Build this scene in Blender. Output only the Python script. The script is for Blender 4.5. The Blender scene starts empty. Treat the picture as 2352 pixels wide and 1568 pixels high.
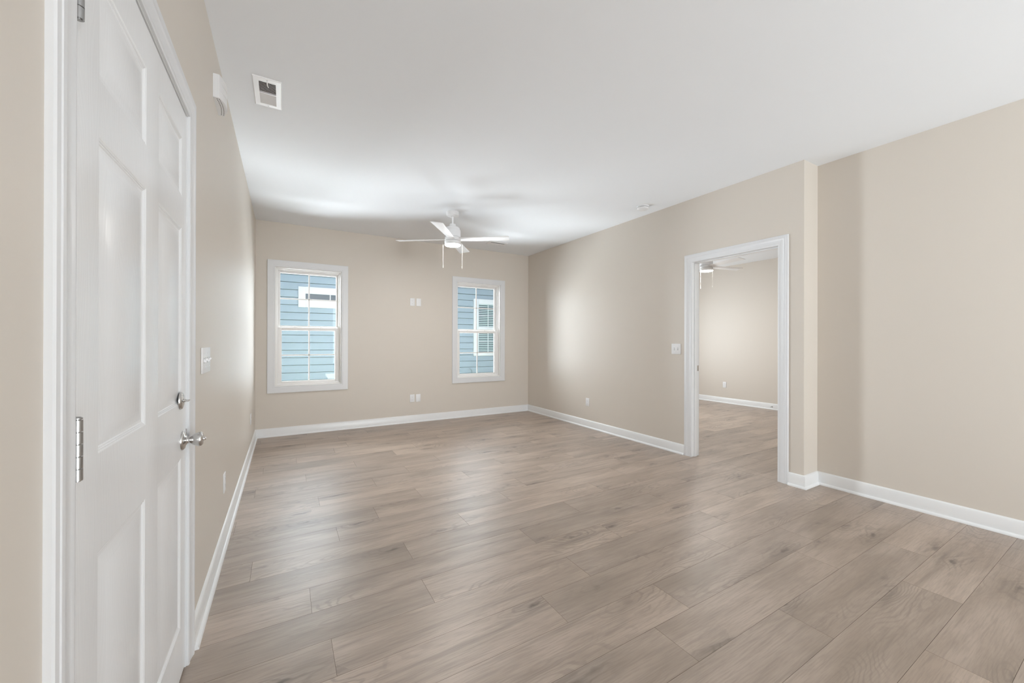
import bpy, bmesh, math, random
from mathutils import Vector, Matrix
R = math.radians
sc = bpy.context.scene
col = sc.collection
random.seed(7)

# ------------------------------------------------------------------ camera
cd = bpy.data.cameras.new('camera'); cam = bpy.data.objects.new('camera', cd); col.objects.link(cam)
cd.sensor_width = 36; cd.sensor_fit = 'HORIZONTAL'; cd.lens = 36 * 895.79 / 2352
cd.clip_start = .02; cd.clip_end = 200
cam.location = (0, 0, 1.21)
cam.rotation_mode = 'QUATERNION'
YAW, PITCH, ROLL = R(30.2807), R(.0604), R(.1401)
fwd = Vector((math.sin(YAW) * math.cos(PITCH), math.cos(YAW) * math.cos(PITCH), math.sin(PITCH)))
rgt = fwd.cross(Vector((0, 0, 1))).normalized(); upv = rgt.cross(fwd)
m = Matrix((rgt, upv, -fwd)).transposed()
m = m @ Matrix.Rotation(ROLL, 3, 'Z')
cam.rotation_quaternion = m.to_quaternion()
sc.camera = cam

# ------------------------------------------------------------------ exposure, sky, sun, lights
sc.view_settings.view_transform = 'Standard'; sc.view_settings.look = 'None'
sc.view_settings.gamma = 1; sc.view_settings.exposure = 0.37
sc.view_settings.use_curve_mapping = False
sc.cycles.max_bounces = 12; sc.cycles.diffuse_bounces = 8; sc.cycles.glossy_bounces = 5
sc.cycles.transparent_max_bounces = 12; sc.cycles.transmission_bounces = 6
sc.cycles.caustics_reflective = False; sc.cycles.caustics_refractive = False
sc.cycles.sample_clamp_indirect = 6
try:
    sc.cycles.use_denoising = True; sc.cycles.denoiser = 'OPENIMAGEDENOISE'
except Exception: pass

LP = dict(bounce=85, side=18, skyl=100, sky=.3, sun=1.2, rear_fill=180, bedroom=49, ground=245, left=820, mid=128, right=150, lens=120)
w = bpy.data.worlds.new('sky'); sc.world = w; w.use_nodes = True
nt = w.node_tree; bg = nt.nodes['Background']
bg.inputs[0].default_value = (.70, .85, 1, 1); bg.inputs[1].default_value = LP['sky']

def sun(name, strength, direction, color, angle):
    l = bpy.data.lights.new(name, 'SUN'); o = bpy.data.objects.new(name, l); col.objects.link(o)
    l.energy = strength; l.color = color; l.angle = R(angle)
    o.rotation_mode = 'QUATERNION'; o.rotation_quaternion = Vector(direction).to_track_quat('-Z', 'Y')
    return o
sun('sun', LP['sun'], (.55, -.25, -1.0), (1, .95, .86), 1.0)

def area(name, loc, direction, sx, sy, power, color=(1, 1, 1), spread=180):
    l = bpy.data.lights.new(name, 'AREA'); l.shape = 'RECTANGLE'; l.size = sx; l.size_y = sy
    l.energy = power; l.color = color; l.spread = R(spread)
    o = bpy.data.objects.new(name, l); col.objects.link(o); o.location = loc
    o.rotation_mode = 'QUATERNION'; o.rotation_quaternion = Vector(direction).to_track_quat('-Z', 'Y')
    return o
KC = (.87, .95, 1.0)
# unseen fill lamps added behind the camera to brighten the room
area('rear_fill_area', (2.98, -7.35, 1.25), (-.06, 1, 0), 1.85, 2.1, LP['rear_fill'], KC)  # added fill aimed at the back wall, no glass door stands here
area('side_fill_area', (1.75, -2.6, 1.45), (1, .72, 0), 1.3, 1.9, LP['side'], KC)  # added fill for the right wall, no window stands here
area('upward_fill_area', (2.3, -2.0, .03), (0, .1, 1), 2.2, 1.7, LP['bounce'], KC)  # added up-facing fill at floor level to lift the ceiling, not sunlight
# daylight of the bedroom windows, out of sight round the corner
area('bedroom_daylight', (5.7, 5.74, 1.4), (0, -1, -.05), 1.7, 1.5, LP['bedroom'], KC)
# daylight reaching the two living room windows: from the bright ground and from the gap between the houses
for cx in (.285, 2.768):
    area('ground_bounce', (cx, 7.05, -.22), (0, -.5, 1), 1.9, 1.6, LP['ground'], KC, spread=110)
for cx in (.285, 2.768):
    area('sky_daylight', (cx, 7.3, 2.95), (0, -1, -.45), 1.6, .95, LP['skyl'], KC)
area('gap_daylight_left', (-1.45, 7.3, 1.3), (.25, -1, 0), 2.2, 2.4, LP['left'], KC)
area('gap_daylight_middle', (1.78, 7.3, 1.3), (0, -1, 0), 1.75, 2.4, LP['mid'], KC)
area('gap_daylight_right', (5.2, 7.3, 1.3), (-.25, -1, 0), 2.2, 2.4, LP['right'], KC)

# ------------------------------------------------------------------ constants of the rooms
XL, XR, X2, XR2 = -.3126, 3.7231, 3.9613, 3.838
YB, YJ, ZC = 5.8114, 1.5727, 2.7284
YF = -7.5; X3 = 7.625; Y3 = 1.62
D1 = (.952, 1.858, 2.04)            # entry door: y0, y1, top
D2 = (1.768, 2.603, 2.055)          # bedroom doorway
W1 = (-.104, .678); W2 = (2.376, 3.161); WZ = (.633, 2.165)

# ------------------------------------------------------------------ object helpers
def tag(o, label=None, cat=None, group=None, kind=None):
    if label: o['label'] = label
    if cat: o['category'] = cat
    if group: o['group'] = group
    if kind: o['kind'] = kind
    return o

def empty(name, loc=(0, 0, 0), rotz=0):
    o = bpy.data.objects.new(name, None); col.objects.link(o)
    o.location = loc; o.rotation_euler = (0, 0, rotz); o.empty_display_size = .1
    return o

class MB:
    def __init__(s): s.bm = bmesh.new()
    def poly(s, pts):
        try: return s.bm.faces.new([s.bm.verts.new(p) for p in pts])
        except Exception: return None
    def box(s, x0, x1, y0, y1, z0, z1, bev=0, seg=2):
        vs = [s.bm.verts.new(p) for p in ((x0,y0,z0),(x1,y0,z0),(x1,y1,z0),(x0,y1,z0),(x0,y0,z1),(x1,y0,z1),(x1,y1,z1),(x0,y1,z1))]
        fs = [s.bm.faces.new([vs[i] for i in f]) for f in ((0,3,2,1),(4,5,6,7),(0,1,5,4),(1,2,6,5),(2,3,7,6),(3,0,4,7))]
        if bev > 0:
            es = list({e for f in fs for e in f.edges})
            bmesh.ops.bevel(s.bm, geom=es, offset=bev, segments=seg, affect='EDGES', profile=.5)
        return s
    def loft(s, rings, close=True, cap0=False, cap1=False):
        V = [[s.bm.verts.new(p) for p in r] for r in rings]
        n = len(V[0])
        for a, b in zip(V, V[1:]):
            for i in range(n if close else n - 1):
                j = (i + 1) % n
                try: s.bm.faces.new((a[i], a[j], b[j], b[i]))
                except Exception: pass
        if cap0: s.bm.faces.new(list(reversed(V[0])))
        if cap1: s.bm.faces.new(V[-1])
        return s
    def lathe(s, prof, seg=40, axis='z', c=(0, 0, 0), cap=True, sy=1.0):
        def P(r, h, t):
            a, b = r * math.cos(t), r * math.sin(t) * sy
            if axis == 'z': return (c[0] + a, c[1] + b, c[2] + h)
            if axis == 'x': return (c[0] + h, c[1] + a, c[2] + b)
            return (c[0] + a, c[1] + h, c[2] + b)
        return s.loft([[P(r, h, 2 * math.pi * i / seg) for i in range(seg)] for r, h in prof], True, cap, cap)
    def tube(s, pts, r, seg=10, cap=True):
        pts = [Vector(p) for p in pts]; rings = []
        rr = r if isinstance(r, (list, tuple)) else [r] * len(pts)
        for i, p in enumerate(pts):
            t = (pts[min(i + 1, len(pts) - 1)] - pts[max(i - 1, 0)]).normalized()
            a = t.orthogonal().normalized() if i == 0 else (a - t * a.dot(t)).normalized()
            b = t.cross(a)
            rings.append([p + (a * math.cos(k * 2 * math.pi / seg) + b * math.sin(k * 2 * math.pi / seg)) * rr[i] for k in range(seg)])
        return s.loft(rings, True, cap, cap)
    def build(s, name, mat, parent=None, smooth=None, matrix=None):
        me = bpy.data.meshes.new(name)
        bmesh.ops.recalc_face_normals(s.bm, faces=s.bm.faces)
        if matrix is not None: s.bm.transform(matrix)
        s.bm.to_mesh(me); s.bm.free()
        o = bpy.data.objects.new(name, me); col.objects.link(o)
        if mat: me.materials.append(mat)
        if smooth is not None:
            for p in me.polygons: p.use_smooth = True
            me.set_sharp_from_angle(angle=R(smooth))
        if parent is not None: o.parent = parent
        return o

def copy_tree(o, parent=None):
    c = o.copy(); col.objects.link(c)
    if parent is not None: c.parent = parent
    for ch in list(o.children): copy_tree(ch, c)
    return c

# ------------------------------------------------------------------ materials
def nodes(name):
    m = bpy.data.materials.new(name); m.use_nodes = True
    nt = m.node_tree; b = nt.nodes['Principled BSDF']
    return m, nt, b
def N(nt, typ, **kw):
    n = nt.nodes.new(typ)
    for k, v in kw.items():
        if k.startswith('i_'): n.inputs[k[2:].replace('_', ' ')].default_value = v
        elif k.startswith('n_'): n.inputs[int(k[2:])].default_value = v
        else: setattr(n, k, v)
    return n
def lk(nt, a, b): nt.links.new(a, b)
def mathn(nt, op, a, b=None, c=None, clamp=False):
    n = N(nt, 'ShaderNodeMath', operation=op); n.use_clamp = clamp
    for i, v in enumerate((a, b, c)):
        if v is None: continue
        if isinstance(v, (int, float)): n.inputs[i].default_value = v
        else: lk(nt, v, n.inputs[i])
    return n.outputs[0]
def sstep(nt, v, lo, hi, inv=False):
    n = N(nt, 'ShaderNodeMapRange', interpolation_type='SMOOTHSTEP')
    lk(nt, v, n.inputs[0]); n.inputs[1].default_value = lo; n.inputs[2].default_value = hi
    n.inputs[3].default_value = 1 if inv else 0; n.inputs[4].default_value = 0 if inv else 1
    return n.outputs[0]
def mixc(nt, f, a, b, mode='MIX'):
    n = N(nt, 'ShaderNodeMix', data_type='RGBA', blend_type=mode)
    for sock, v in ((n.inputs[0], f), (n.inputs[6], a), (n.inputs[7], b)):
        if isinstance(v, (int, float)): sock.default_value = v
        elif isinstance(v, (tuple, list)): sock.default_value = (*v, 1) if len(v) == 3 else v
        else: lk(nt, v, sock)
    return n.outputs[2]
def paint(name, c, rough=.5, spec=.5, bump=.0, bscale=300, var=.0):
    m, nt, b = nodes(name)
    b.inputs['Base Color'].default_value = (*c, 1); b.inputs['Roughness'].default_value = rough
    b.inputs['Specular IOR Level'].default_value = spec
    geo = N(nt, 'ShaderNodeNewGeometry')
    if var:
        no = N(nt, 'ShaderNodeTexNoise', i_Scale=1.3, i_Detail=2.0); lk(nt, geo.outputs['Position'], no.inputs['Vector'])
        d = tuple(x * (1 - var) for x in c)
        lk(nt, mixc(nt, no.outputs[0], d, c), b.inputs['Base Color'])
    if bump:
        no = N(nt, 'ShaderNodeTexNoise', i_Scale=bscale, i_Detail=2.0); lk(nt, geo.outputs['Position'], no.inputs['Vector'])
        bp = N(nt, 'ShaderNodeBump', i_Strength=bump, i_Distance=.0006); lk(nt, no.outputs[0], bp.inputs['Height']); lk(nt, bp.outputs[0], b.inputs['Normal'])
    return m
def metal(name, c, rough, brushed=False):
    m, nt, b = nodes(name)
    b.inputs['Base Color'].default_value = (*c, 1); b.inputs['Metallic'].default_value = 1
    b.inputs['Roughness'].default_value = rough
    geo = N(nt, 'ShaderNodeNewGeometry')
    no = N(nt, 'ShaderNodeTexNoise', i_Scale=180.0, i_Detail=3.0); lk(nt, geo.outputs['Position'], no.inputs['Vector'])
    lk(nt, mathn(nt, 'MULTIPLY_ADD', no.outputs[0], .12, rough - .06), b.inputs['Roughness'])
    return m

M = {}
M['wall'] = paint('beige_wall_paint', (.665, .615, .555), .42, .35, .12, 260)
M['ceiling'] = paint('white_ceiling_paint', (.85, .875, .91), .9, .2, .15, 200)
M['trim'] = paint('white_trim_paint', (.80, .81, .82), .28, .5, .05, 60)
M['casing'] = paint('white_casing_paint', (.74, .75, .77), .35, .5, .05, 60)
M['vinyl'] = paint('white_window_vinyl', (.88, .87, .86), .35, .5)
M['plastic'] = paint('white_plastic', (.80, .805, .82), .3, .5)
M['plastic_grey'] = paint('grey_slot_plastic', (.25, .25, .25), .5, .3)
M['fan'] = paint('white_fan_enamel', (.80, .80, .81), .4, .5)
M['fan_gap'] = paint('dark_fan_gap', (.12, .12, .125), .6, .3)
M['vent'] = paint('white_vent_enamel', (.86, .86, .87), .35, .5)
M['dark'] = paint('dark_duct', (.03, .03, .03), .9, .1)
M['nickel'] = metal('satin_nickel', (.62, .61, .60), .22)
M['steel'] = metal('brushed_hinge_steel', (.42, .42, .42), .3)
M['chain'] = paint('pale_pull_chain', (.62, .60, .56), .4, .5)
M['weather'] = paint('grey_weather_strip', (.30, .30, .31), .8, .2)

# entry door: white gloss paint over embossed wood grain
def door_mat():
    m, nt, b = nodes('white_gloss_door_paint')
    b.inputs['Base Color'].default_value = (.82, .835, .855, 1); b.inputs['Roughness'].default_value = .27
    geo = N(nt, 'ShaderNodeNewGeometry')
    mp = N(nt, 'ShaderNodeMapping'); lk(nt, geo.outputs['Position'], mp.inputs[0]); mp.inputs[3].default_value = (1, 1, .12)
    wv = N(nt, 'ShaderNodeTexNoise', i_Scale=11.0, i_Detail=1.0, i_Roughness=.4); lk(nt, mp.outputs[0], wv.inputs['Vector'])
    rings = mathn(nt, 'SINE', mathn(nt, 'MULTIPLY', wv.outputs[0], 210.0))
    mp2 = N(nt, 'ShaderNodeMapping'); lk(nt, geo.outputs['Position'], mp2.inputs[0]); mp2.inputs[3].default_value = (1, 1, .06)
    fine = N(nt, 'ShaderNodeTexNoise', i_Scale=420.0, i_Detail=2.0); lk(nt, mp2.outputs[0], fine.inputs['Vector'])
    h = mathn(nt, 'ADD', mathn(nt, 'MULTIPLY', rings, .35), fine.outputs[0])
    bp = N(nt, 'ShaderNodeBump', i_Strength=.18, i_Distance=.0005); lk(nt, h, bp.inputs['Height']); lk(nt, bp.outputs[0], b.inputs['Normal'])
    return m
M['door'] = door_mat()

def glass_mat(name, refl=.9, tint=(1, 1, 1)):
    m, nt, b = nodes(name); nt.nodes.remove(b)
    out = nt.nodes['Material Output']
    fr = N(nt, 'ShaderNodeFresnel', i_IOR=1.35)
    tr = N(nt, 'ShaderNodeBsdfTransparent'); tr.inputs[0].default_value = (*tint, 1)
    gl = N(nt, 'ShaderNodeBsdfGlossy'); gl.inputs[0].default_value = (refl, refl, refl, 1); gl.inputs['Roughness'].default_value = .02
    mx = N(nt, 'ShaderNodeMixShader'); lk(nt, fr.outputs[0], mx.inputs[0]); lk(nt, tr.outputs[0], mx.inputs[1]); lk(nt, gl.outputs[0], mx.inputs[2])
    lk(nt, mx.outputs[0], out.inputs[0])
    return m
M['glass'] = glass_mat('window_glass')
def emit(name, c, s):
    m, nt, b = nodes(name)
    b.inputs['Base Color'].default_value = (.9, .9, .9, 1)
    b.inputs['Emission Color'].default_value = (*c, 1); b.inputs['Emission Strength'].default_value = s
    return m
M['lamp'] = emit('lit_frosted_lens', (1, .97, .93), LP['lens'])

# plank floor
def floor_mat():
    m, nt, b = nodes('taupe_oak_vinyl_plank')
    uv = N(nt, 'ShaderNodeUVMap', uv_map='plank_uv'); at = N(nt, 'ShaderNodeAttribute', attribute_name='plank_tone')
    sp = N(nt, 'ShaderNodeSeparateColor'); lk(nt, at.outputs['Color'], sp.inputs[0])
    r1, r2, r3 = sp.outputs
    def vec(sx, sy):
        mp = N(nt, 'ShaderNodeMapping'); lk(nt, uv.outputs[0], mp.inputs[0]); mp.inputs[3].default_value = (sx, sy, 1); return mp.outputs[0]
    def noise(sx, sy, detail=3.0, rough=.5, dist=0.0):
        n = N(nt, 'ShaderNodeTexNoise', i_Scale=1.0, i_Detail=detail, i_Roughness=rough, i_Distortion=dist); lk(nt, vec(sx, sy), n.inputs['Vector']); return n.outputs[0]
    # knots
    warp = N(nt, 'ShaderNodeTexNoise', i_Scale=9.0, i_Detail=2.0); lk(nt, uv.outputs[0], warp.inputs['Vector'])
    add = N(nt, 'ShaderNodeVectorMath', operation='MULTIPLY_ADD'); lk(nt, warp.outputs['Color'], add.inputs[0]); add.inputs[1].default_value = (.16, .05, 0); lk(nt, uv.outputs[0], add.inputs[2])
    mp = N(nt, 'ShaderNodeMapping'); lk(nt, add.outputs[0], mp.inputs[0]); mp.inputs[3].default_value = (1.5, 4.6, 1)
    vo = N(nt, 'ShaderNodeTexVoronoi', i_Scale=1.0, i_Randomness=1.0, voronoi_dimensions='2D'); lk(nt, mp.outputs[0], vo.inputs['Vector'])
    d = vo.outputs['Distance']; vs = N(nt, 'ShaderNodeSeparateColor'); lk(nt, vo.outputs['Color'], vs.inputs[0])
    pick = mathn(nt, 'MULTIPLY', sstep(nt, vs.outputs[0], .28, .38), mathn(nt, 'MULTIPLY_ADD', vs.outputs[1], .8, .2))
    core = mathn(nt, 'MULTIPLY', mathn(nt, 'MULTIPLY', sstep(nt, d, .012, .085, True), sstep(nt, noise(40, 80, 2.0), .15, .50)), pick)
    halo = mathn(nt, 'MULTIPLY', sstep(nt, d, .05, .42, True), pick)
    # growth rings: field lines bent round the knots
    f1 = noise(1.1, 5.0, 2.0, .45, .3)
    field = mathn(nt, 'ADD', mathn(nt, 'MULTIPLY', f1, 1.0), mathn(nt, 'MULTIPLY', d, .42))
    rip = mathn(nt, 'SINE', mathn(nt, 'MULTIPLY', mathn(nt, 'ADD', field, mathn(nt, 'MULTIPLY', noise(14, 40, 2.0), .035)), 120.0))
    ripm = mathn(nt, 'MULTIPLY', sstep(nt, noise(.9, 4.0, 1.0), .50, .66), sstep(nt, rip, .1, 1.0))
    ripk = mathn(nt, 'MULTIPLY', halo, sstep(nt, rip, .1, 1.0))
    grain = noise(9, 170, 4.0, .6); grain2 = noise(3.0, 46, 3.0, .6); cloud = noise(1.6, 7.0, 3.0, .55, .4); streak = noise(.9, 22, 3.0, .6)
    base = mixc(nt, sstep(nt, cloud, .30, .72), (.345, .272, .217), (.485, .393, .324))
    tone = mixc(nt, r1, (.84, .84, .84), (1.09, 1.08, 1.07))
    base = mixc(nt, 1.0, base, tone, 'MULTIPLY')
    base = mixc(nt, mathn(nt, 'MULTIPLY', sstep(nt, grain, .40, .68), .36), base, (.215, .165, .132))
    base = mixc(nt, mathn(nt, 'MULTIPLY', sstep(nt, grain2, .48, .74), .30), base, (.200, .152, .120))
    base = mixc(nt, mathn(nt, 'MULTIPLY', sstep(nt, streak, .54, .74), .36), base, (.160, .122, .098))
    base = mixc(nt, mathn(nt, 'MULTIPLY', ripm, .36), base, (.185, .140, .112))
    base = mixc(nt, mathn(nt, 'MULTIPLY', ripk, .42), base, (.165, .125, .100))
    base = mixc(nt, mathn(nt, 'MULTIPLY', halo, .20), base, (.16, .122, .098))
    smear = mathn(nt, 'MULTIPLY', halo, sstep(nt, noise(4, 34, 3.0, .6), .46, .66))
    base = mixc(nt, mathn(nt, 'MULTIPLY', smear, .60), base, (.13, .10, .082))
    base = mixc(nt, mathn(nt, 'MULTIPLY', core, .85), base, (.075, .056, .046))
    lk(nt, base, b.inputs['Base Color'])
    lk(nt, mathn(nt, 'MULTIPLY_ADD', grain2, .10, .32), b.inputs['Roughness'])
    b.inputs['Specular IOR Level'].default_value = 1.0
    bp = N(nt, 'ShaderNodeBump', i_Strength=.10, i_Distance=.0005); lk(nt, grain, bp.inputs['Height']); lk(nt, bp.outputs[0], b.inputs['Normal'])
    return m
M['floor'] = floor_mat()
M['groove'] = paint('dark_plank_groove', (.15, .115, .09), .8, .1)
M['siding'] = paint('pale_blue_lap_siding', (.185, .238, .300), .7, .3, .2, 90, .05)
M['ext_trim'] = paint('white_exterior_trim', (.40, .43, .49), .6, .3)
M['dark_wrap'] = paint('green_building_wrap', (.10, .14, .11), .9, .1)
M['roof'] = paint('grey_shingle', (.14, .14, .15), .9, .2, .6, 60, .3)
M['grass'] = paint('short_grass', (.20, .30, .09), 1.0, .1, .9, 40, .35)
M['neigh_glass'] = paint('dark_reflective_glass', (.02, .035, .055), .12, .25)
M['blind'] = paint('grey_window_blind', (.32, .42, .46), .6, .3)
M['cable'] = paint('grey_cable', (.10, .12, .12), .6, .3)
M['out_wall'] = paint('exterior_stucco', (.6, .62, .62), .8, .2)

# ------------------------------------------------------------------ setting: floor
SEAM0, PW, PL = .507, .2059, 1.2045
J = {22:.213,20:.481,19:.11,18:-.166,17:.607,16:.169,15:1.007,14:.671,13:.23,12:.932,11:.564,10:.294,9:-.147,8:.622,7:.11,
     6:.607,5:.168,4:1.061,3:1.597,2:1.361,1:1.943,0:2.72,-1:2.186}
def planks(x0, x1, y0, y1, mb, tones, uvs, half=False):
    k0 = math.floor((y0 - SEAM0) / PW); k1 = math.ceil((y1 - SEAM0) / PW); g = .0005
    for k in range(k0, k1):
        a, b = max(y0, SEAM0 + k * PW), min(y1, SEAM0 + (k + 1) * PW)
        if b - a < .004: continue
        rr = random.Random(1000 + k)
        off = J.get(k, rr.uniform(0, PL))
        n0 = math.floor((x0 - off) / PL)
        n = n0
        while off + n * PL < x1:
            u0, u1 = off + n * PL, off + (n + 1) * PL
            c0, c1 = max(u0, x0), min(u1, x1)
            rq = random.Random(k * 97 + n * 13 + 5)
            t = (rq.random(), rq.random(), rq.random()); ox, oy = rq.uniform(0, 50), rq.uniform(0, 50)
            n += 1
            if c1 - c0 < .004: continue
            X0, X1, Y0, Y1 = c0 + g, c1 - g, a + g, b - g
            top = [(X0, Y0), (X1, Y0), (X1, Y1), (X0, Y1)]
            low = [(c0, a), (c1, a), (c1, b), (c0, b)]
            vt = [mb.bm.verts.new((x, y, 0)) for x, y in top]; vl = [mb.bm.verts.new((x, y, -.0015)) for x, y in low]
            f = mb.bm.faces.new(vt); f.material_index = 0
            tones[f] = t; uvs[f] = (u0, SEAM0 + k * PW, ox, oy)
            for i in range(4):
                j = (i + 1) % 4
                q = mb.bm.faces.new((vl[i], vl[j], vt[j], vt[i])); q.material_index = 1; tones[q] = t; uvs[q] = (u0, 0, ox, oy)
def build_floor(name, rects, label):
    mb = MB(); tones = {}; uvs = {}
    for r in rects: planks(*r, mb, tones, uvs)
    uvl = mb.bm.loops.layers.uv.new('plank_uv'); cl = mb.bm.loops.layers.float_color.new('plank_tone')
    for f in mb.bm.faces:
        if f not in uvs: continue
        u0, v0, ox, oy = uvs[f]; t = tones[f]
        for l in f.loops:
            l[uvl].uv = (l.vert.co.x - u0 + ox, l.vert.co.y - v0 + oy); l[cl] = (*t, 1)
    n = len(mb.bm.faces)
    for r in rects:   # slab under the planks
        x0, x1, y0, y1 = r
        vs = [mb.bm.verts.new(p) for p in ((x0,y0,-.12),(x1,y0,-.12),(x1,y1,-.12),(x0,y1,-.12))]
        f = mb.bm.faces.new(list(reversed(vs))); f.material_index = 1
    me = bpy.data.meshes.new(name); mb.bm.to_mesh(me); mb.bm.free()
    o = bpy.data.objects.new(name, me); col.objects.link(o); me.materials.append(M['floor']); me.materials.append(M['groove'])
    return tag(o, label, 'floor', kind='structure')
build_floor('floor', [(XL - .15, XR, YF, YB), (XR, X2, YF, YJ), (XR, XR2, D2[0], D2[1]), (XR2, X3, Y3, YB)], 'taupe grey oak look plank floor running through both rooms')

# ------------------------------------------------------------------ setting: walls, ceiling
def struct(name, mb, mat, label, cat='wall', smooth=None):
    return tag(mb.build(name, mat, smooth=smooth), label, cat, kind='structure')
T = .16
mb = MB()                                  # left wall with the entry door opening (jamb reveal 20 mm each side)
jy0, jy1, jz = D1[0] - .022, D1[1] + .022, D1[2] + .022
mb.box(XL - T, XL, YF, jy0, 0, ZC).box(XL - T, XL, jy1, YB, 0, ZC).box(XL - T, XL, jy0, jy1, jz, ZC)
struct('wall_left', mb, M['wall'], 'beige wall on the left holding the white entry door')
mb = MB()
xs = [XL - T, W1[0], W1[1], W2[0], W2[1], X3 + T]
mb.box(xs[0], xs[1], YB, YB + T, -.4, ZC).box(xs[2], xs[3], YB, YB + T, -.4, ZC).box(xs[4], xs[5], YB, YB + T, -.4, ZC)
for a, b in (W1, W2): mb.box(a, b, YB, YB + T, -.4, WZ[0]).box(a, b, YB, YB + T, WZ[1], ZC)
struct('wall_back', mb, M['wall'], 'beige back wall with the two white framed windows')
mb = MB()
mb.box(XR, XR2, YJ, D2[0] - .018, 0, ZC).box(XR, XR2, D2[1] + .018, YB, 0, ZC).box(XR, XR2, D2[0] - .018, D2[1] + .018, D2[2] + .018, ZC)
mb.box(XR2, X2, YJ, YJ + .047, 0, ZC)
struct('wall_right', mb, M['wall'], 'beige right wall with the cased bedroom doorway')
mb = MB(); mb.box(X2, X2 + T, YF, YJ + .047, 0, ZC)
struct('wall_right_recessed', mb, M['wall'], 'beige recessed wall at the right edge nearest the camera')
mb = MB(); mb.box(XL - T, X2 + T, YF - T, YF, 0, ZC)
struct('wall_front', mb, M['wall'], 'beige wall behind the camera')
mb = MB(); mb.box(X3, X3 + T, Y3 - T, YB, 0, ZC)
struct('wall_bedroom_far', mb, M['wall'], 'beige far wall of the bedroom seen through the doorway')
mb = MB(); mb.box(X2 + T, X3, Y3 - T, Y3, 0, ZC).box(XR2, X2 + T, YJ + .047, YJ + .06, 0, ZC)
struct('wall_bedroom_front', mb, M['wall'], 'beige near wall of the bedroom hidden beside the doorway')
mb = MB(); mb.box(XL - T, X3 + T, YF - T, YB + T, ZC, ZC + .15)
struct('ceiling', mb, M['ceiling'], 'flat white ceiling over both rooms', 'ceiling')

# ------------------------------------------------------------------ baseboards (board with eased top + shoe moulding)
BH, BT = .108, .014
PROF = [(0, 0), (.027, 0), (.027, .006), (.025, .012), (.021, .017), (BT, .020), (BT, .086), (.0125, .090), (.0115, .094), (.0105, .099), (.006, .105), (0, BH)]
def baseboard(name, segs, label):
    mb = MB()
    for (p0, p1, nrm, e0, e1) in segs:     # e: +1 outer corner, -1 inner corner, 0 square
        p0, p1, nrm = Vector(p0), Vector(p1), Vector(nrm); d = (p1 - p0).normalized()
        r0 = [(*(p0 + nrm * a - d * a * e0), z) for a, z in PROF]; r1 = [(*(p1 + nrm * a + d * a * e1), z) for a, z in PROF]
        mb.loft([r0, r1], True, e0 == 0, e1 == 0)
    return tag(mb.build(name, M['trim'], smooth=35), label, 'baseboard', kind='structure')
CW = .083
baseboard('baseboard_left', [((XL, D1[1] + .005 + CW - .004), (XL, YB), (1, 0), 0, -1), ((XL, YF), (XL, D1[0] - .005 - CW + .004), (1, 0), -1, 0)], 'white baseboard along the left wall')
baseboard('baseboard_back', [((XL, YB), (XR, YB), (0, -1), -1, -1)], 'white baseboard below the two windows')
baseboard('baseboard_right', [((XR, D2[1] + .005 + CW - .004), (XR, YB), (-1, 0), 0, -1), ((XR, YJ), (XR, D2[0] - .005 - CW + .004), (-1, 0), 1, 0),
                              ((XR, YJ), (X2, YJ), (0, -1), 1, -1), ((X2, YF), (X2, YJ), (-1, 0), -1, -1)], 'white baseboard on the right wall turning round the corner beside the doorway')
baseboard('baseboard_front', [((XL, YF), (X2, YF), (0, 1), -1, -1)], 'white baseboard behind the camera')
baseboard('baseboard_bedroom', [((X3, Y3), (X3, YB), (-1, 0), -1, -1), ((XR2, YB), (X3, YB), (0, -1), -1, -1), ((XR2, D2[1] + .09), (XR2, YB), (1, 0), 0, -1)], 'white baseboard in the bedroom seen through the doorway')

# ------------------------------------------------------------------ casing sweep
CAS = [(0, 0), (0, .0075), (.004, .0105), (.010, .0115), (.016, .0100), (.020, .0092), (.028, .0100), (.040, .0125), (.050, .0150), (.052, .0168), (.058, .0178), (.066, .0170), (.068, .0150), (.074, .0150), (.080, .0145), (CW, .011), (CW, 0)]
def casing(mb, s0, s1, z1, mapf, prof=CAS, z0=0, closed=False, zs=1.0):
    path = []
    for u, wd in prof:
        wd *= zs
        if closed: path.append([(s0 - u, z0 - u, wd), (s0 - u, z1 + u, wd), (s1 + u, z1 + u, wd), (s1 + u, z0 - u, wd)])
        else: path.append([(s0 - u, z0, wd), (s0 - u, z1 + u, wd), (s1 + u, z1 + u, wd), (s1 + u, z0, wd)])
    n = 4
    V = [[mb.bm.verts.new(mapf(*p)) for p in r] for r in path]
    for a, b in zip(V, V[1:]):
        for i in range(n if closed else n - 1):
            j = (i + 1) % n; mb.bm.faces.new((a[i], a[j], b[j], b[i]))
    if not closed:
        mb.bm.faces.new([v[0] for v in V]); mb.bm.faces.new([v[-1] for v in V])

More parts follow.
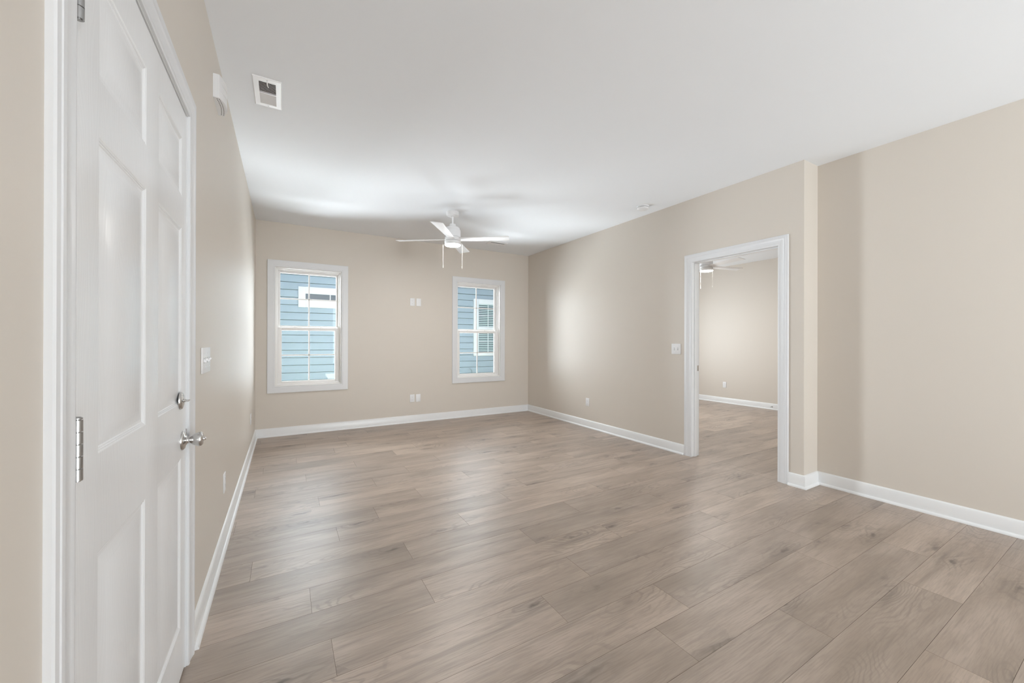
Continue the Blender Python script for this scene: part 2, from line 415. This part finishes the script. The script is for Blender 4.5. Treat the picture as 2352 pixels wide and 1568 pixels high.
# ------------------------------------------------------------------ entry door (door_1)
door = tag(empty('door_1', (XL, (D1[0] + D1[1]) / 2, 0)), 'white six panel entry door closed in the left wall', 'door', kind='structure')
def child(o, root):
    o.parent = root; o.matrix_parent_inverse = Matrix.Translation(root.location).inverted() if root.rotation_euler.z == 0 else (Matrix.Translation(root.location) @ Matrix.Rotation(root.rotation_euler.z, 4, 'Z')).inverted()
    return o
def slab():
    mb = MB(); y0, y1, z0, z1 = D1[0], D1[1], .012, D1[2]; xf = XL - .003
    pc = [(1.072, 1.377), (1.492, 1.789)]; pr = [(.19, .795), (.988, 1.613), (1.725, 1.932)]
    ys = [y0, *pc[0], *pc[1], y1]; zs = [z0, *pr[0], *pr[1], *pr[2], z1]
    rings = [(0, 0), (.0015, -.0006), (.004, -.0022), (.006, -.0022), (.008, -.0040), (.010, -.0040), (.0125, -.0056), (.018, -.0058), (.020, -.0056), (.044, -.0022), (.048, -.0010)]
    for i in range(5):
        for j in range(7):
            a, b, c, d = ys[i], ys[i + 1], zs[j], zs[j + 1]
            if i in (1, 3) and j in (1, 3, 5):
                L = [[(xf + dp, a + t, c + t), (xf + dp, b - t, c + t), (xf + dp, b - t, d - t), (xf + dp, a + t, d - t)] for t, dp in rings]
                mb.loft(L, True, False, False); mb.poly(L[-1])
            else: mb.poly([(xf, a, c), (xf, b, c), (xf, b, d), (xf, a, d)])
    bmesh.ops.remove_doubles(mb.bm, verts=mb.bm.verts, dist=1e-5)
    mb.box(xf - .044, xf - .012, y0, y1, z0, z1)
    for a, b in ((y0, None), (y1, None)): mb.poly([(xf, a, z0), (xf - .044, a, z0), (xf - .044, a, z1), (xf, a, z1)])
    mb.poly([(xf, y0, z0), (xf, y1, z0), (xf - .044, y1, z0), (xf - .044, y0, z0)]); mb.poly([(xf, y0, z1), (xf, y1, z1), (xf - .044, y1, z1), (xf - .044, y0, z1)])
    return mb.build('door_slab', M['door'], smooth=25)
child(slab(), door)
mb = MB()
g = .004
mb.box(XL - T, XL, jy0, D1[0] - g, 0, jz).box(XL - T, XL, D1[1] + g, jy1, 0, jz).box(XL - T, XL, jy0, jy1, D1[2] + g, jz)
mb.box(XL - .075, XL - .048, D1[0] - .004, D1[0] + .012, 0, D1[2]).box(XL - .075, XL - .048, D1[1] - .012, D1[1] + .004, 0, D1[2])
child(mb.build('door_frame', M['trim']), door)
mb = MB(); casing(mb, D1[0] - .008, D1[1] + .008, D1[2] + .008, lambda s, z, wd: (XL + wd, s, z), zs=.86)
child(mb.build('door_casing', M['casing'], smooth=30), door)
mb = MB(); mb.box(XL - .14, XL - .046, D1[0], D1[1], 0, .011, .002)
child(mb.build('threshold', M['weather']), door)
mb = MB(); mb.box(XL - T, XL - T + .01, jy0, jy1, 0, jz)
child(mb.build('exterior_panel', M['trim']), door)
def hinge(z):
    mb = MB(); cy, cx = D1[0] - .001, XL + .0072; n = 5; h = .105
    for i in range(n):
        a, b = z + i * h / n + .0009, z + (i + 1) * h / n - .0009
        mb.lathe([(.0071, a), (.0071, b)], 28, 'z', (cx, cy, 0))
    mb.lathe([(.0045, z - .001), (.0045, z + h + .001)], 20, 'z', (cx, cy, 0))
    mb.lathe([(.0045, z + h), (.0068, z + h + .001), (.0068, z + h + .003), (.004, z + h + .005)], 20, 'z', (cx, cy, 0))
    mb.box(XL - .003, cx - .004, cy - .0045, cy - .001, z, z + h).box(XL - .003, cx - .004, cy + .001, cy + .0045, z, z + h)
    return child(mb.build('hinge', M['steel'], smooth=40), door)
hinge(.970); hinge(1.760)
# knob
KY, KZ = 1.806, .853
mb = MB(); x0 = XL - .003
mb.lathe([(.0345, x0), (.0345, x0 + .002), (.0325, x0 + .0055), (.028, x0 + .0085), (.019, x0 + .0105), (.0125, x0 + .014), (.011, x0 + .020), (.0125, x0 + .024), (.016, x0 + .028), (.021, x0 + .036), (.0245, x0 + .044), (.0255, x0 + .050), (.0245, x0 + .0555), (.021, x0 + .059), (.010, x0 + .0605)], 48, 'x', (0, KY, KZ))
kn = child(mb.build('door_knob', M['nickel'], smooth=50), door)
mb = MB(); mb.lathe([(.006, x0 + .059), (.006, x0 + .064), (.003, x0 + .0675)], 20, 'x', (0, KY, KZ)); mb.box(x0 + .060, x0 + .068, KY - .0012, KY + .0012, KZ - .005, KZ + .005, .0005)
b_ = mb.build('lock_button', M['nickel'], smooth=50); b_.parent = kn; b_.matrix_parent_inverse = (kn.matrix_parent_inverse).copy() if False else Matrix.Translation(door.location).inverted() @ Matrix.Translation(door.location)
# deadbolt
mb = MB(); DY, DZ = 1.772, 1.000
mb.lathe([(.0305, x0), (.0305, x0 + .003), (.028, x0 + .007), (.022, x0 + .009), (.008, x0 + .010)], 44, 'x', (0, DY, DZ))
dbt = child(mb.build('deadbolt', M['nickel'], smooth=50), door)
mb = MB(); mb.lathe([(.006, x0 + .009), (.005, x0 + .016)], 20, 'x', (0, DY, DZ)); mb.box(x0 + .014, x0 + .026, DY - .013, DY + .013, DZ - .0028, DZ + .0028, .0024, 3)
t_ = mb.build('thumb_turn', M['nickel'], smooth=50); t_.parent = dbt
mb = MB(); mb.box(XL - .010, XL + .0012, D1[1] + .001, D1[1] + .005, KZ - .028, KZ + .032, .0005)
child(mb.build('strike_plate', M['nickel']), door)

# ------------------------------------------------------------------ bedroom doorway (door_2)
d2 = tag(empty('door_2', (XR, (D2[0] + D2[1]) / 2, 0)), 'white cased doorway opening into the bedroom', 'doorway', kind='structure')
mb = MB(); casing(mb, D2[0] + .0, D2[1] - .0, D2[2], lambda s, z, wd: (XR - wd, s, z))
child(mb.build('door_casing', M['casing'], smooth=30), d2)
mb = MB(); casing(mb, D2[0], D2[1], D2[2], lambda s, z, wd: (XR2 + wd, s, z))
child(mb.build('door_casing', M['casing'], smooth=30), d2)
mb = MB(); a, b, c = D2
mb.box(XR, XR2, a - .018, a, 0, c + .018).box(XR, XR2, b, b + .018, 0, c + .018).box(XR, XR2, a, b, c, c + .018)
mb.box(XR + .035, XR + .075, a, a + .011, 0, c, .001).box(XR + .035, XR + .075, b - .011, b, 0, c, .001).box(XR + .035, XR + .075, a + .011, b - .011, c - .011, c, .001)
child(mb.build('door_jamb', M['trim']), d2)
mb = MB(); mb.box(XR2 - .034, XR2 + .001, b - .0015, b + .0005, .905, .962, .0004)
child(mb.build('strike_plate', M['nickel']), d2)

# ------------------------------------------------------------------ windows
WCAS = [(0, 0), (0, .014), (.003, .016), (.008, .0165), (.011, .0150), (.014, .0150), (.018, .0175), (.072, .0185), (.080, .0185), (.083, .016), (.083, 0)]
def window(name, x0, x1, label):
    z0, z1 = WZ; cx = (x0 + x1) / 2
    root = tag(empty(name, (cx, YB, z0)), label, 'window', kind='structure')
    mb = MB(); casing(mb, x0, x1, z1, lambda s, z, wd: (s, YB - wd, z), WCAS, z0, True)
    child(mb.build('window_casing', M['casing'], smooth=30), root)
    def ring(mb, a, b, c, d, w_, y0, y1, bev=.002):
        if not isinstance(w_, tuple): w_ = (w_, w_, w_, w_)     # left, right, bottom, top
        mb.box(a, a + w_[0], y0, y1, c, d, bev).box(b - w_[1], b, y0, y1, c, d, bev).box(a + w_[0], b - w_[1], y0, y1, c, c + w_[2], bev).box(a + w_[0], b - w_[1], y0, y1, d - w_[3], d, bev)
    mb = MB()
    ring(mb, x0, x1, z0, z1, .012, YB, YB + .05)                       # drywall return liner
    ring(mb, x0, x1, z0, z1, (.024, .024, .028, .024), YB + .05, YB + .066)
    ring(mb, x0, x1, z0, z1, (.030, .030, .030, .030), YB + .066, YB + T + .01)
    ring(mb, x0 + .03, x1 - .03, z0 + .03, z1 - .03, .006, YB + .098, YB + .108, .001)
    child(mb.build('window_frame', M['vinyl'], smooth=40), root)
    MZ = 1.386
    # upper sash, outer track
    ya, yb = YB + .110, YB + .138; a, b = x0 + .030, x1 - .030
    ga, gb, gc, gd = cx - .334, cx + .334, 1.418, 2.106
    up = MB(); ring(up, a, b, gc - .045, z1 - .030, (ga - a, b - gb, .045, z1 - .030 - gd), ya, yb)
    up = child(up.build('upper_sash', M['vinyl'], smooth=40), root)
    mb = MB(); mb.box(cx - .0085, cx + .0085, ya + .008, ya + .018, gc, gd, .002).box(ga, gb, ya + .008, ya + .018, 1.772 - .0085, 1.772 + .0085, .002)
    g_ = mb.build('muntin_grid', M['vinyl']); g_.parent = up
    mb = MB(); mb.box(ga - .004, gb + .004, ya + .0185, ya + .0225, gc - .004, gd + .004)
    g_ = mb.build('glass_pane', M['glass']); g_.parent = up
    # lower sash, inner track
    ya, yb = YB + .070, YB + .098
    ga, gb, gc, gd = cx - .316, cx + .316, .690, 1.353
    lo = MB(); ring(lo, a, b, z0 + .028, gd + .040, (ga - a, b - gb, gc - z0 - .028, .040), ya, yb)
    lo = child(lo.build('lower_sash', M['vinyl'], smooth=40), root)
    mb = MB(); mb.box(cx - .0085, cx + .0085, ya + .008, ya + .018, gc, gd, .002).box(ga, gb, ya + .008, ya + .018, 1.029 - .0085, 1.029 + .0085, .002)
    g_ = mb.build('muntin_grid', M['vinyl']); g_.parent = lo
    mb = MB(); mb.box(ga - .004, gb + .004, ya + .0185, ya + .0225, gc - .004, gd + .004)
    g_ = mb.build('glass_pane', M['glass']); g_.parent = lo
    for dx in (-.155, .155):
        mb = MB(); mb.box(cx + dx - .022, cx + dx + .022, ya + .004, ya + .024, gd + .040, gd + .046, .002).box(cx + dx - .012, cx + dx + .014, ya + .006, ya + .018, gd + .046, gd + .052, .002)
        l_ = mb.build('sash_lock', M['vinyl'], smooth=40); l_.parent = lo
    return root
window('window_1', *W1, 'white double hung window on the left of the back wall')
window('window_2', *W2, 'white double hung window on the right of the back wall')

# ------------------------------------------------------------------ wall plates.  Local frame: plate in XZ plane, facing -Y
def duplex(root):
    mb = MB(); mb.box(-.0352, .0352, -.006, 0, -.0575, .0575, .0022)
    mb.build('cover_plate', M['plastic'], root, 40)
    for s in (-1, 1):
        mb = MB(); cz = s * .0195
        rg = []
        for y in (-.0055, -.0078):
            pts = []
            for i in range(32):
                t = 2 * math.pi * i / 32
                pts.append((.0172 * math.cos(t), y, cz + max(-.0125, min(.0125, .0172 * math.sin(t)))))
            rg.append(pts)
        mb.loft(rg, True, False, True)
        so = mb.build('socket', M['plastic'], root, 40)
        mb = MB(); mb.box(-.0068, -.0055, -.0082, -.0076, cz - .001, cz + .007).box(.0055, .0068, -.0082, -.0076, cz, cz + .006)
        mb.lathe([(.0024, -.0082), (.0024, -.0076)], 12, 'y', (0, 0, cz - .007))
        mb.build('slot', M['plastic_grey'], so)
    mb = MB(); mb.lathe([(.0030, -.0072), (.0030, -.0058)], 16, 'y'); mb.build('screw', M['plastic'], root, 40)
def toggles(root, n):
    wd = .0352 + .023 * (n - 1)
    mb = MB(); mb.box(-wd, wd, -.006, 0, -.0575, .0575, .0022); mb.build('cover_plate', M['plastic'], root, 40)
    for i in range(n):
        x = (i - (n - 1) / 2) * .046
        mb = MB(); mb.box(x - .0052, x + .0052, -.0064, -.0055, -.012, .012)
        mb.build('toggle_slot', M['plastic_grey'], root)
        mb = MB(); up = 1 if i % 2 else -1
        mb.loft([[(x - .0045, -.006, -.007), (x + .0045, -.006, -.007), (x + .0045, -.006, .007), (x - .0045, -.006, .007)],
                 [(x - .0032, -.0150, up * .0055 - .0026), (x + .0032, -.0150, up * .0055 - .0026), (x + .0032, -.0150, up * .0055 + .0026), (x - .0032, -.0150, up * .0055 + .0026)]], True, True, True)
        mb.build('toggle', M['plastic'], root, 30)
        for s in (-1, 1):
            mb = MB(); mb.lathe([(.0030, -.0072), (.0030, -.0058)], 14, 'y', (x, 0, s * .030)); mb.build('screw', M['plastic'], root, 40)
def blank(root):
    mb = MB(); mb.box(-.0352, .0352, -.006, 0, -.0575, .0575, .0022); mb.build('cover_plate', M['plastic'], root, 40)
    for s in (-1, 1):
        mb = MB(); mb.lathe([(.0030, -.0072), (.0030, -.0058)], 14, 'y', (0, 0, s * .041)); mb.build('screw', M['plastic'], root, 40)
def plate(kind, name, loc, rz, label, cat, group=None, n=0):
    o = tag(empty(name, loc, rz), label, cat, group)
    {'duplex': duplex, 'blank': blank}[kind](o) if kind != 'toggles' else toggles(o, n)
    return o
E = .0002
first = plate('duplex', 'wall_outlet', (1.660, YB - E, 1.8045), 0, 'upper white double outlet on back wall between the windows', 'outlet', 'white double outlets')
def outlet(loc, rz, label):
    o = copy_tree(first); o.location = loc; o.rotation_euler = (0, 0, rz); o['label'] = label
outlet((1.660, YB - E, .3605), 0, 'lower white double outlet on back wall near the baseboard')
outlet((XR - E, 4.240, .358), R(-90), 'white double outlet low on the right wall left of the doorway')
outlet((XL + E, 2.905, .360), R(90), 'white double outlet low on the left wall nearest the door')
outlet((XL + E, 5.040, .372), R(90), 'small white outlet low on the left wall by the back corner')
outlet((X3 - E, 4.600, .362), R(-90), 'white double outlet low on the bedroom far wall')
b1 = plate('blank', 'blank_plate', (1.755, YB - E, 1.8045), 0, 'upper blank white plate beside the high outlet on back wall', 'wall plate', 'blank white plates')
b2 = copy_tree(b1); b2.location = (1.751, YB - E, .3595); b2['label'] = 'lower blank white plate beside the low outlet on back wall'
plate('toggles', 'light_switch', (XL + E, 2.245, 1.124), R(90), 'white four toggle light switch on left wall beside the entry door', 'light switch', n=4)
plate('toggles', 'light_switch', (XR - E, 2.792, 1.137), R(-90), 'white two toggle light switch left of the bedroom doorway', 'light switch', n=2)

# ------------------------------------------------------------------ door chime on the left wall
ch = tag(empty('door_chime', (XL + E, 2.54, 2.437)), 'white curved door chime box high on the left wall near the ceiling', 'door chime')
def arc(d, halfw, bulge, n=14, sc_=1.0):
    return [(d + bulge * (1 - (2 * i / n - 1) ** 2), (2 * i / n - 1) * halfw * sc_) for i in range(n + 1)]
mb = MB()
layers = [(0, .026), (.118, .026)]
a = arc(.026, .095, .018)
mb.loft([[(0, -.095, z), *[(x, y, z) for x, y in a], (0, .095, z)] for z in (0, .118)], True, True, True)
mb.build('chime_body', M['plastic'], ch, 30)
mb = MB()
for k, (z0_, z1_) in enumerate(((.004, .036), (.041, .075), (.080, .114))):
    a = arc(.0275, .091, .0195)
    mb.loft([[(.02, -.091, z), *[(x, y, z) for x, y in a], (.02, .091, z)] for z in (z0_, z1_)], True, True, True)
mb.build('front_cover', M['plastic'], ch, 30)
mb = MB()
for row in range(2):
    for i in range(14):
        y = -.080 + i * .0123; q = 1 - (y / .095) ** 2; x = .012 + row * .010 + q * .010
        mb.box(x - .0014, x + .0014, y - .0030, y + .0030, -.0006, .0002)
mb.build('sound_slots', M['dark'], ch)
mb = MB()
for i in range(3): mb.box(.006 + i * .007, .0078 + i * .007, -.0958, -.0948, .003, .115)
mb.build('side_ribs', M['plastic'], ch)

# ------------------------------------------------------------------ ceiling registers
def register(name, c, L, W, rot, label, lever=True, gl=None, gw=None):
    root = tag(empty(name, (c[0], c[1], ZC), rot), label, 'vent')
    gl = gl or L - .06; gw = gw or W - .06; hl, hw = L / 2, W / 2
    mb = MB()   # stamped face plate: sloping rim round a grille opening.  local x = W, y = L, z down
    out = [(-hw, -hl), (hw, -hl), (hw, hl), (-hw, hl)]
    def r_(i, z): return [(x - math.copysign(i, x), y - math.copysign(i, y), z) for x, y in out]
    g4 = [(-gw / 2, -gl / 2), (gw / 2, -gl / 2), (gw / 2, gl / 2), (-gw / 2, gl / 2)]
    mb.loft([r_(0, 0), r_(0, -.004), r_(.004, -.0085), [(x, y, -.0085) for x, y in g4], [(x, y, -.0005) for x, y in g4]], True)
    mb.build('face_plate', M['vent'], root, 30)
    mb = MB(); mb.box(-gw / 2, gw / 2, -gl / 2, gl / 2, -.0006, -.0001); mb.build('duct_opening', M['dark'], root)
    n = max(6, int(gl / .0118)); mb = MB()
    for i in range(n):
        y = -gl / 2 + (i + .5) * gl / n; s = -1 if y < 0 else 1
        if abs(y) < .5 * gl / n: continue
        d, zt = (.0032, -.0058) if y < 0 else (.0042, -.0012)
        mb.loft([[(x, y - s * d, zt), (x, y - s * d + .0009, zt), (x, y + s * d + .0009, -.0080), (x, y + s * d, -.0080)] for x in (-gw / 2, gw / 2)], True, True, True)
    mb.build('louvres', M['vent'], root)
    mb = MB(); mb.box(-gw / 2, gw / 2, -.004, .004, -.0086, -.001); mb.build('centre_bar', M['vent'], root)
    for s in (-1, 1):
        mb = MB(); mb.lathe([(.0034, -.0104), (.0034, -.0084)], 14, 'z', (0, s * (hl - .014), 0)); mb.build('screw', M['steel'], root)
    if lever:
        mb = MB(); mb.tube([(0, -gl / 2 - .004, -.010), (.001, -gl / 2 + .008, -.020), (.006, -gl / 2 + .022, -.024)], [.003, .003, .002], 8)
        mb.build('damper_lever', M['vent'], root, 50)
    return root
register('ceiling_vent', (-.0905, 2.812), .312, .146, 0, 'white ceiling vent above the left wall near the camera', True, .245, .086)
register('ceiling_vent', (2.822, 5.30), .155, .300, 0, 'white ceiling vent beside the right fan blade by the back wall', False, .10, .24)

# smoke detector
sd = tag(empty('smoke_detector', (3.462, 3.032, ZC)), 'round white smoke detector on ceiling by the right wall', 'smoke detector')
mb = MB(); mb.lathe([(.066, 0), (.066, -.010), (.063, -.013)], 48); mb.build('mounting_base', M['plastic'], sd, 40)
mb = MB(); mb.lathe([(.058, -.012), (.058, -.018)], 48); mb.build('vent_gap', M['plastic_grey'], sd, 40)
mb = MB(); mb.lathe([(.062, -.017), (.062, -.026), (.056, -.034), (.045, -.040), (.020, -.043), (.002, -.0435)], 48); mb.build('cover', M['plastic'], sd, 40)
mb = MB(); mb.lathe([(.011, -.042), (.011, -.046), (.009, -.047)], 24, 'z', (.018, -.01, 0)); mb.build('test_button', M['plastic'], sd, 40)

# ------------------------------------------------------------------ ceiling fans
def ceiling_fan(loc, rot, label, ca=0):
    root = tag(empty('ceiling_fan', loc, 0), label, 'ceiling fan', 'white four blade ceiling fans')
    mb = MB(); mb.lathe([(.072, 0), (.072, -.036), (.069, -.044), (.062, -.047), (.022, -.049), (.020, -.054), (.012, -.055)], 48); mb.build('canopy', M['fan'], root, 40)
    mb = MB(); mb.lathe([(.0105, -.05), (.0105, -.150)], 24); mb.build('downrod', M['fan'], root, 40)
    mb = MB(); mb.lathe([(.013, -.140), (.034, -.142), (.036, -.148), (.036, -.176), (.046, -.180), (.074, -.183), (.081, -.189), (.083, -.205), (.090, -.212), (.0935, -.222), (.0935, -.296), (.092, -.298)], 56)
    mb.build('motor_housing', M['fan'], root, 24)
    mb = MB(); mb.lathe([(.089, -.296), (.089, -.344)], 48); mb.build('shadow_gap', M['fan_gap'], root, 40)
    mb = MB(); mb.lathe([(.0925, -.3005), (.0935, -.302), (.0935, -.338), (.0925, -.340)], 56); mb.build('blade_hub', M['fan'], root, 40)
    mb = MB(); mb.lathe([(.0925, -.3435), (.0945, -.345), (.0945, -.384), (.093, -.3865), (.089, -.3865)], 56); mb.build('light_kit', M['fan'], root, 40)
    mb = MB(); mb.lathe([(.0905, -.380), (.0905, -.388), (.084, -.394), (.06, -.3985), (.03, -.4005), (.002, -.401)], 48); mb.build('lamp_lens', M['lamp'], root, 50)
    for k in range(4):
        mb = MB(); rings = []
        n = 12
        for i in range(n + 1):
            t = i / n; r = .060 + t * (.665 - .060); hw = .048 + .020 * t
            pit = R(13) * (1 - .35 * t)
            prof = []
            for (u, th) in ((-1, 0), (-.9, .0028), (-.3, .0042), (.3, .0042), (.9, .0028), (1, 0), (.9, -.0024), (-.9, -.0024)):
                yy = u * hw; prof.append((r, yy * math.cos(pit), -.322 - yy * math.sin(pit) + th))
            rings.append(prof)
        mb.loft(rings, True, True, True)
        mb.build('blade', M['fan'], root, 40, Matrix.Rotation(rot + k * math.pi / 2, 4, 'Z'))
    for s, zb in ((-1, -.655), (1, -.665)):
        ux, uy = math.cos(ca - YAW) * s, math.sin(ca - YAW) * s
        mb = MB(); r_ = .113
        mb.tube([(ux * .09, uy * .09, -.362), (ux * .108, uy * .108, -.362), (ux * r_, uy * r_, -.368), (ux * r_, uy * r_, zb + .03)], .0014, 8)
        n = 26
        for i in range(n):
            z = -.372 + (zb + .036 + .372) * i / n; mb.lathe([(.0006, -.0016), (.0021, 0), (.0006, .0016)], 8, 'z', (ux * r_, uy * r_, z))
        pc_ = mb.build('pull_chain', M['chain'], root, 50)
        mb = MB(); mb.lathe([(.0015, .034), (.0032, .028), (.0042, .012), (.0046, .002), (.003, 0)], 16, 'z', (ux * r_, uy * r_, zb)); mb.build('chain_pull', M['chain'], pc_, 50)
    return root
ceiling_fan((1.701, 4.297, ZC), R(-35.5), 'white ceiling fan with lit disc lamp hanging before the back wall windows')
f2 = ceiling_fan((5.775, 3.785, ZC), R(-14), 'white ceiling fan with lit lamp in the bedroom through the doorway', R(-68))

# door stop on the bedroom baseboard
ds = tag(empty('door_stop', (X3 - BT, 3.711, .05)), 'small metal door stop on the bedroom baseboard', 'door stop')
mb = MB(); mb.lathe([(.011, 0), (.011, -.003), (.006, -.006), (.0045, -.012)], 20, 'x'); mb.build('mounting_cup', M['steel'], ds, 40)
mb = MB(); n = 60; mb.tube([(-.008 - .055 * i / n, .0042 * math.cos(i * 1.1), .0042 * math.sin(i * 1.1)) for i in range(n + 1)], .0012, 6); mb.build('spring', M['steel'], ds, 50)
mb = MB(); mb.lathe([(.006, -.062), (.0075, -.064), (.0075, -.072), (.005, -.075)], 20, 'x'); mb.build('bumper_tip', M['plastic'], ds, 40)

# ------------------------------------------------------------------ outside: the house next door, grass
GZ = -.42
mb = MB(); mb.box(-30, 40, YB + T, 45, GZ - .1, GZ)
struct('ground_grass', mb, M['grass'], 'strip of grass between the two houses', 'ground')
house = tag(empty('neighbour_house', (3, 8.95, GZ)), 'pale blue lap sided house next door seen through both windows', 'house')
NY = 8.94; HX0, HX1 = -7.0, 13.0; TOP = 3.32
holes = [(.239, 1.56, 1.899, 2.317), (4.095, 4.935, .854, 2.292)]
mb = MB(); e = .1512; z = .575 - 7 * e
def board(a_, b_, zl, zh, z, z1_):
    f = lambda q: NY - .008 + .018 * (q - z) / (z1_ - z)
    mb.loft([[(x, NY + .040, zl), (x, f(zl), zl), (x, f(zh), zh), (x, NY + .040, zh)] for x in (a_, b_)], True, True, True)
while z < TOP:
    z1_ = min(z + e, TOP); zl, zh = z + .010, z1_ + .001; x = HX0
    for hx0, hx1, hz0, hz1 in holes:
        if zh > hz0 + .02 and zl < hz1 - .02:
            board(x, hx0 + .02, zl, zh, z, z1_); x = hx1 - .02
            if zl < hz0 + .015: board(hx0 + .02, hx1 - .02, zl, hz0 + .02, z, z1_)
            if zh > hz1 - .015: board(hx0 + .02, hx1 - .02, hz1 - .02, zh, z, z1_)
    board(x, HX1, zl, zh, z, z1_)
    z += e
child(mb.build('lap_siding', M['siding']), house)
mb = MB(); mb.box(HX0, HX1, NY + .042, NY + 6, GZ, TOP)
child(mb.build('sheathing', M['dark_wrap']), house)
mb = MB(); mb.box(HX0 - .3, HX1 + .3, NY - .40, NY + .02, TOP, TOP + .03).box(HX0 - .3, HX1 + .3, NY - .43, NY - .40, TOP - .02, TOP + .16)
child(mb.build('soffit', M['ext_trim']), house)
mb = MB(); mb.loft([[(x, NY - .44, TOP + .13), (x, NY + 4, TOP + 1.9), (x, NY + 8.4, TOP + .13), (x, NY + 8.4, TOP + .05), (x, NY - .44, TOP + .05)] for x in (HX0 - .35, HX1 + .35)], True, True, True)
child(mb.build('roof', M['roof']), house)
def nwin(hx0, hx1, hz0, hz1, panes, name='window'):
    mb = MB(); y0, y1 = NY - .022, NY + .03
    a, b, c, d = panes['glass']
    mb.box(hx0, a, y0, y1, hz0, hz1, .002).box(b, hx1, y0, y1, hz0, hz1, .002).box(a, b, y0, y1, d, hz1, .002).box(a, b, y0, y1, hz0, c, .002)
    for (p, q) in panes.get('rails', []): mb.box(a, b, y0 + .012, y1, p, q, .002)
    fr = child(mb.build(name, M['ext_trim'], smooth=30), house)
    mb = MB(); mb.box(a, b, NY + .012, NY + .016, c, d); g_ = mb.build('glass_pane', M['neigh_glass']); g_.parent = fr
    mb = MB()
    for x in panes['v']:
        mb.box(x - .008, x + .008, NY + .002, NY + .013, c, d)
        if not panes['h']: mb.build('muntin', M['ext_trim']).parent = fr; mb = MB()
    if panes['h']:
        for z in panes['h']: mb.box(a, b, NY + .002, NY + .013, z - .008, z + .008)
        mb.build('muntin_grid', M['ext_trim']).parent = fr
    if panes.get('blind'):
        mb = MB(); z = c + .02
        while z < d: mb.box(a, b, NY + .0095, NY + .0115, z, z + .020); z += .045
        g_ = mb.build('blind', M['blind']); g_.parent = fr
nwin(.239, 1.56, 1.899, 2.317, dict(glass=(.369, 1.43, 2.064, 2.178), v=[.826, 1.10], h=[]))
nwin(4.095, 4.935, .854, 2.292, dict(glass=(4.237, 4.79, .952, 2.165), rails=[(1.429, 1.592)], v=[4.513], h=[1.877, 1.215], blind=True))
mb = MB()
pts = [(3.975, NY - .026, .54), (3.992, NY - .036, .540), (4.011, NY - .035, .530), (4.03, NY - .035, .512), (4.042, NY - .03, .485), (4.05, NY - .028, .44), (4.053, NY - .026, .30), (4.053, NY - .026, -.30)]
mb.tube(pts, .004, 8)
tag(mb.build('utility_cable', M['cable'], smooth=50), 'thin dark cable looping out of the neighbour wall below its window', 'cable')
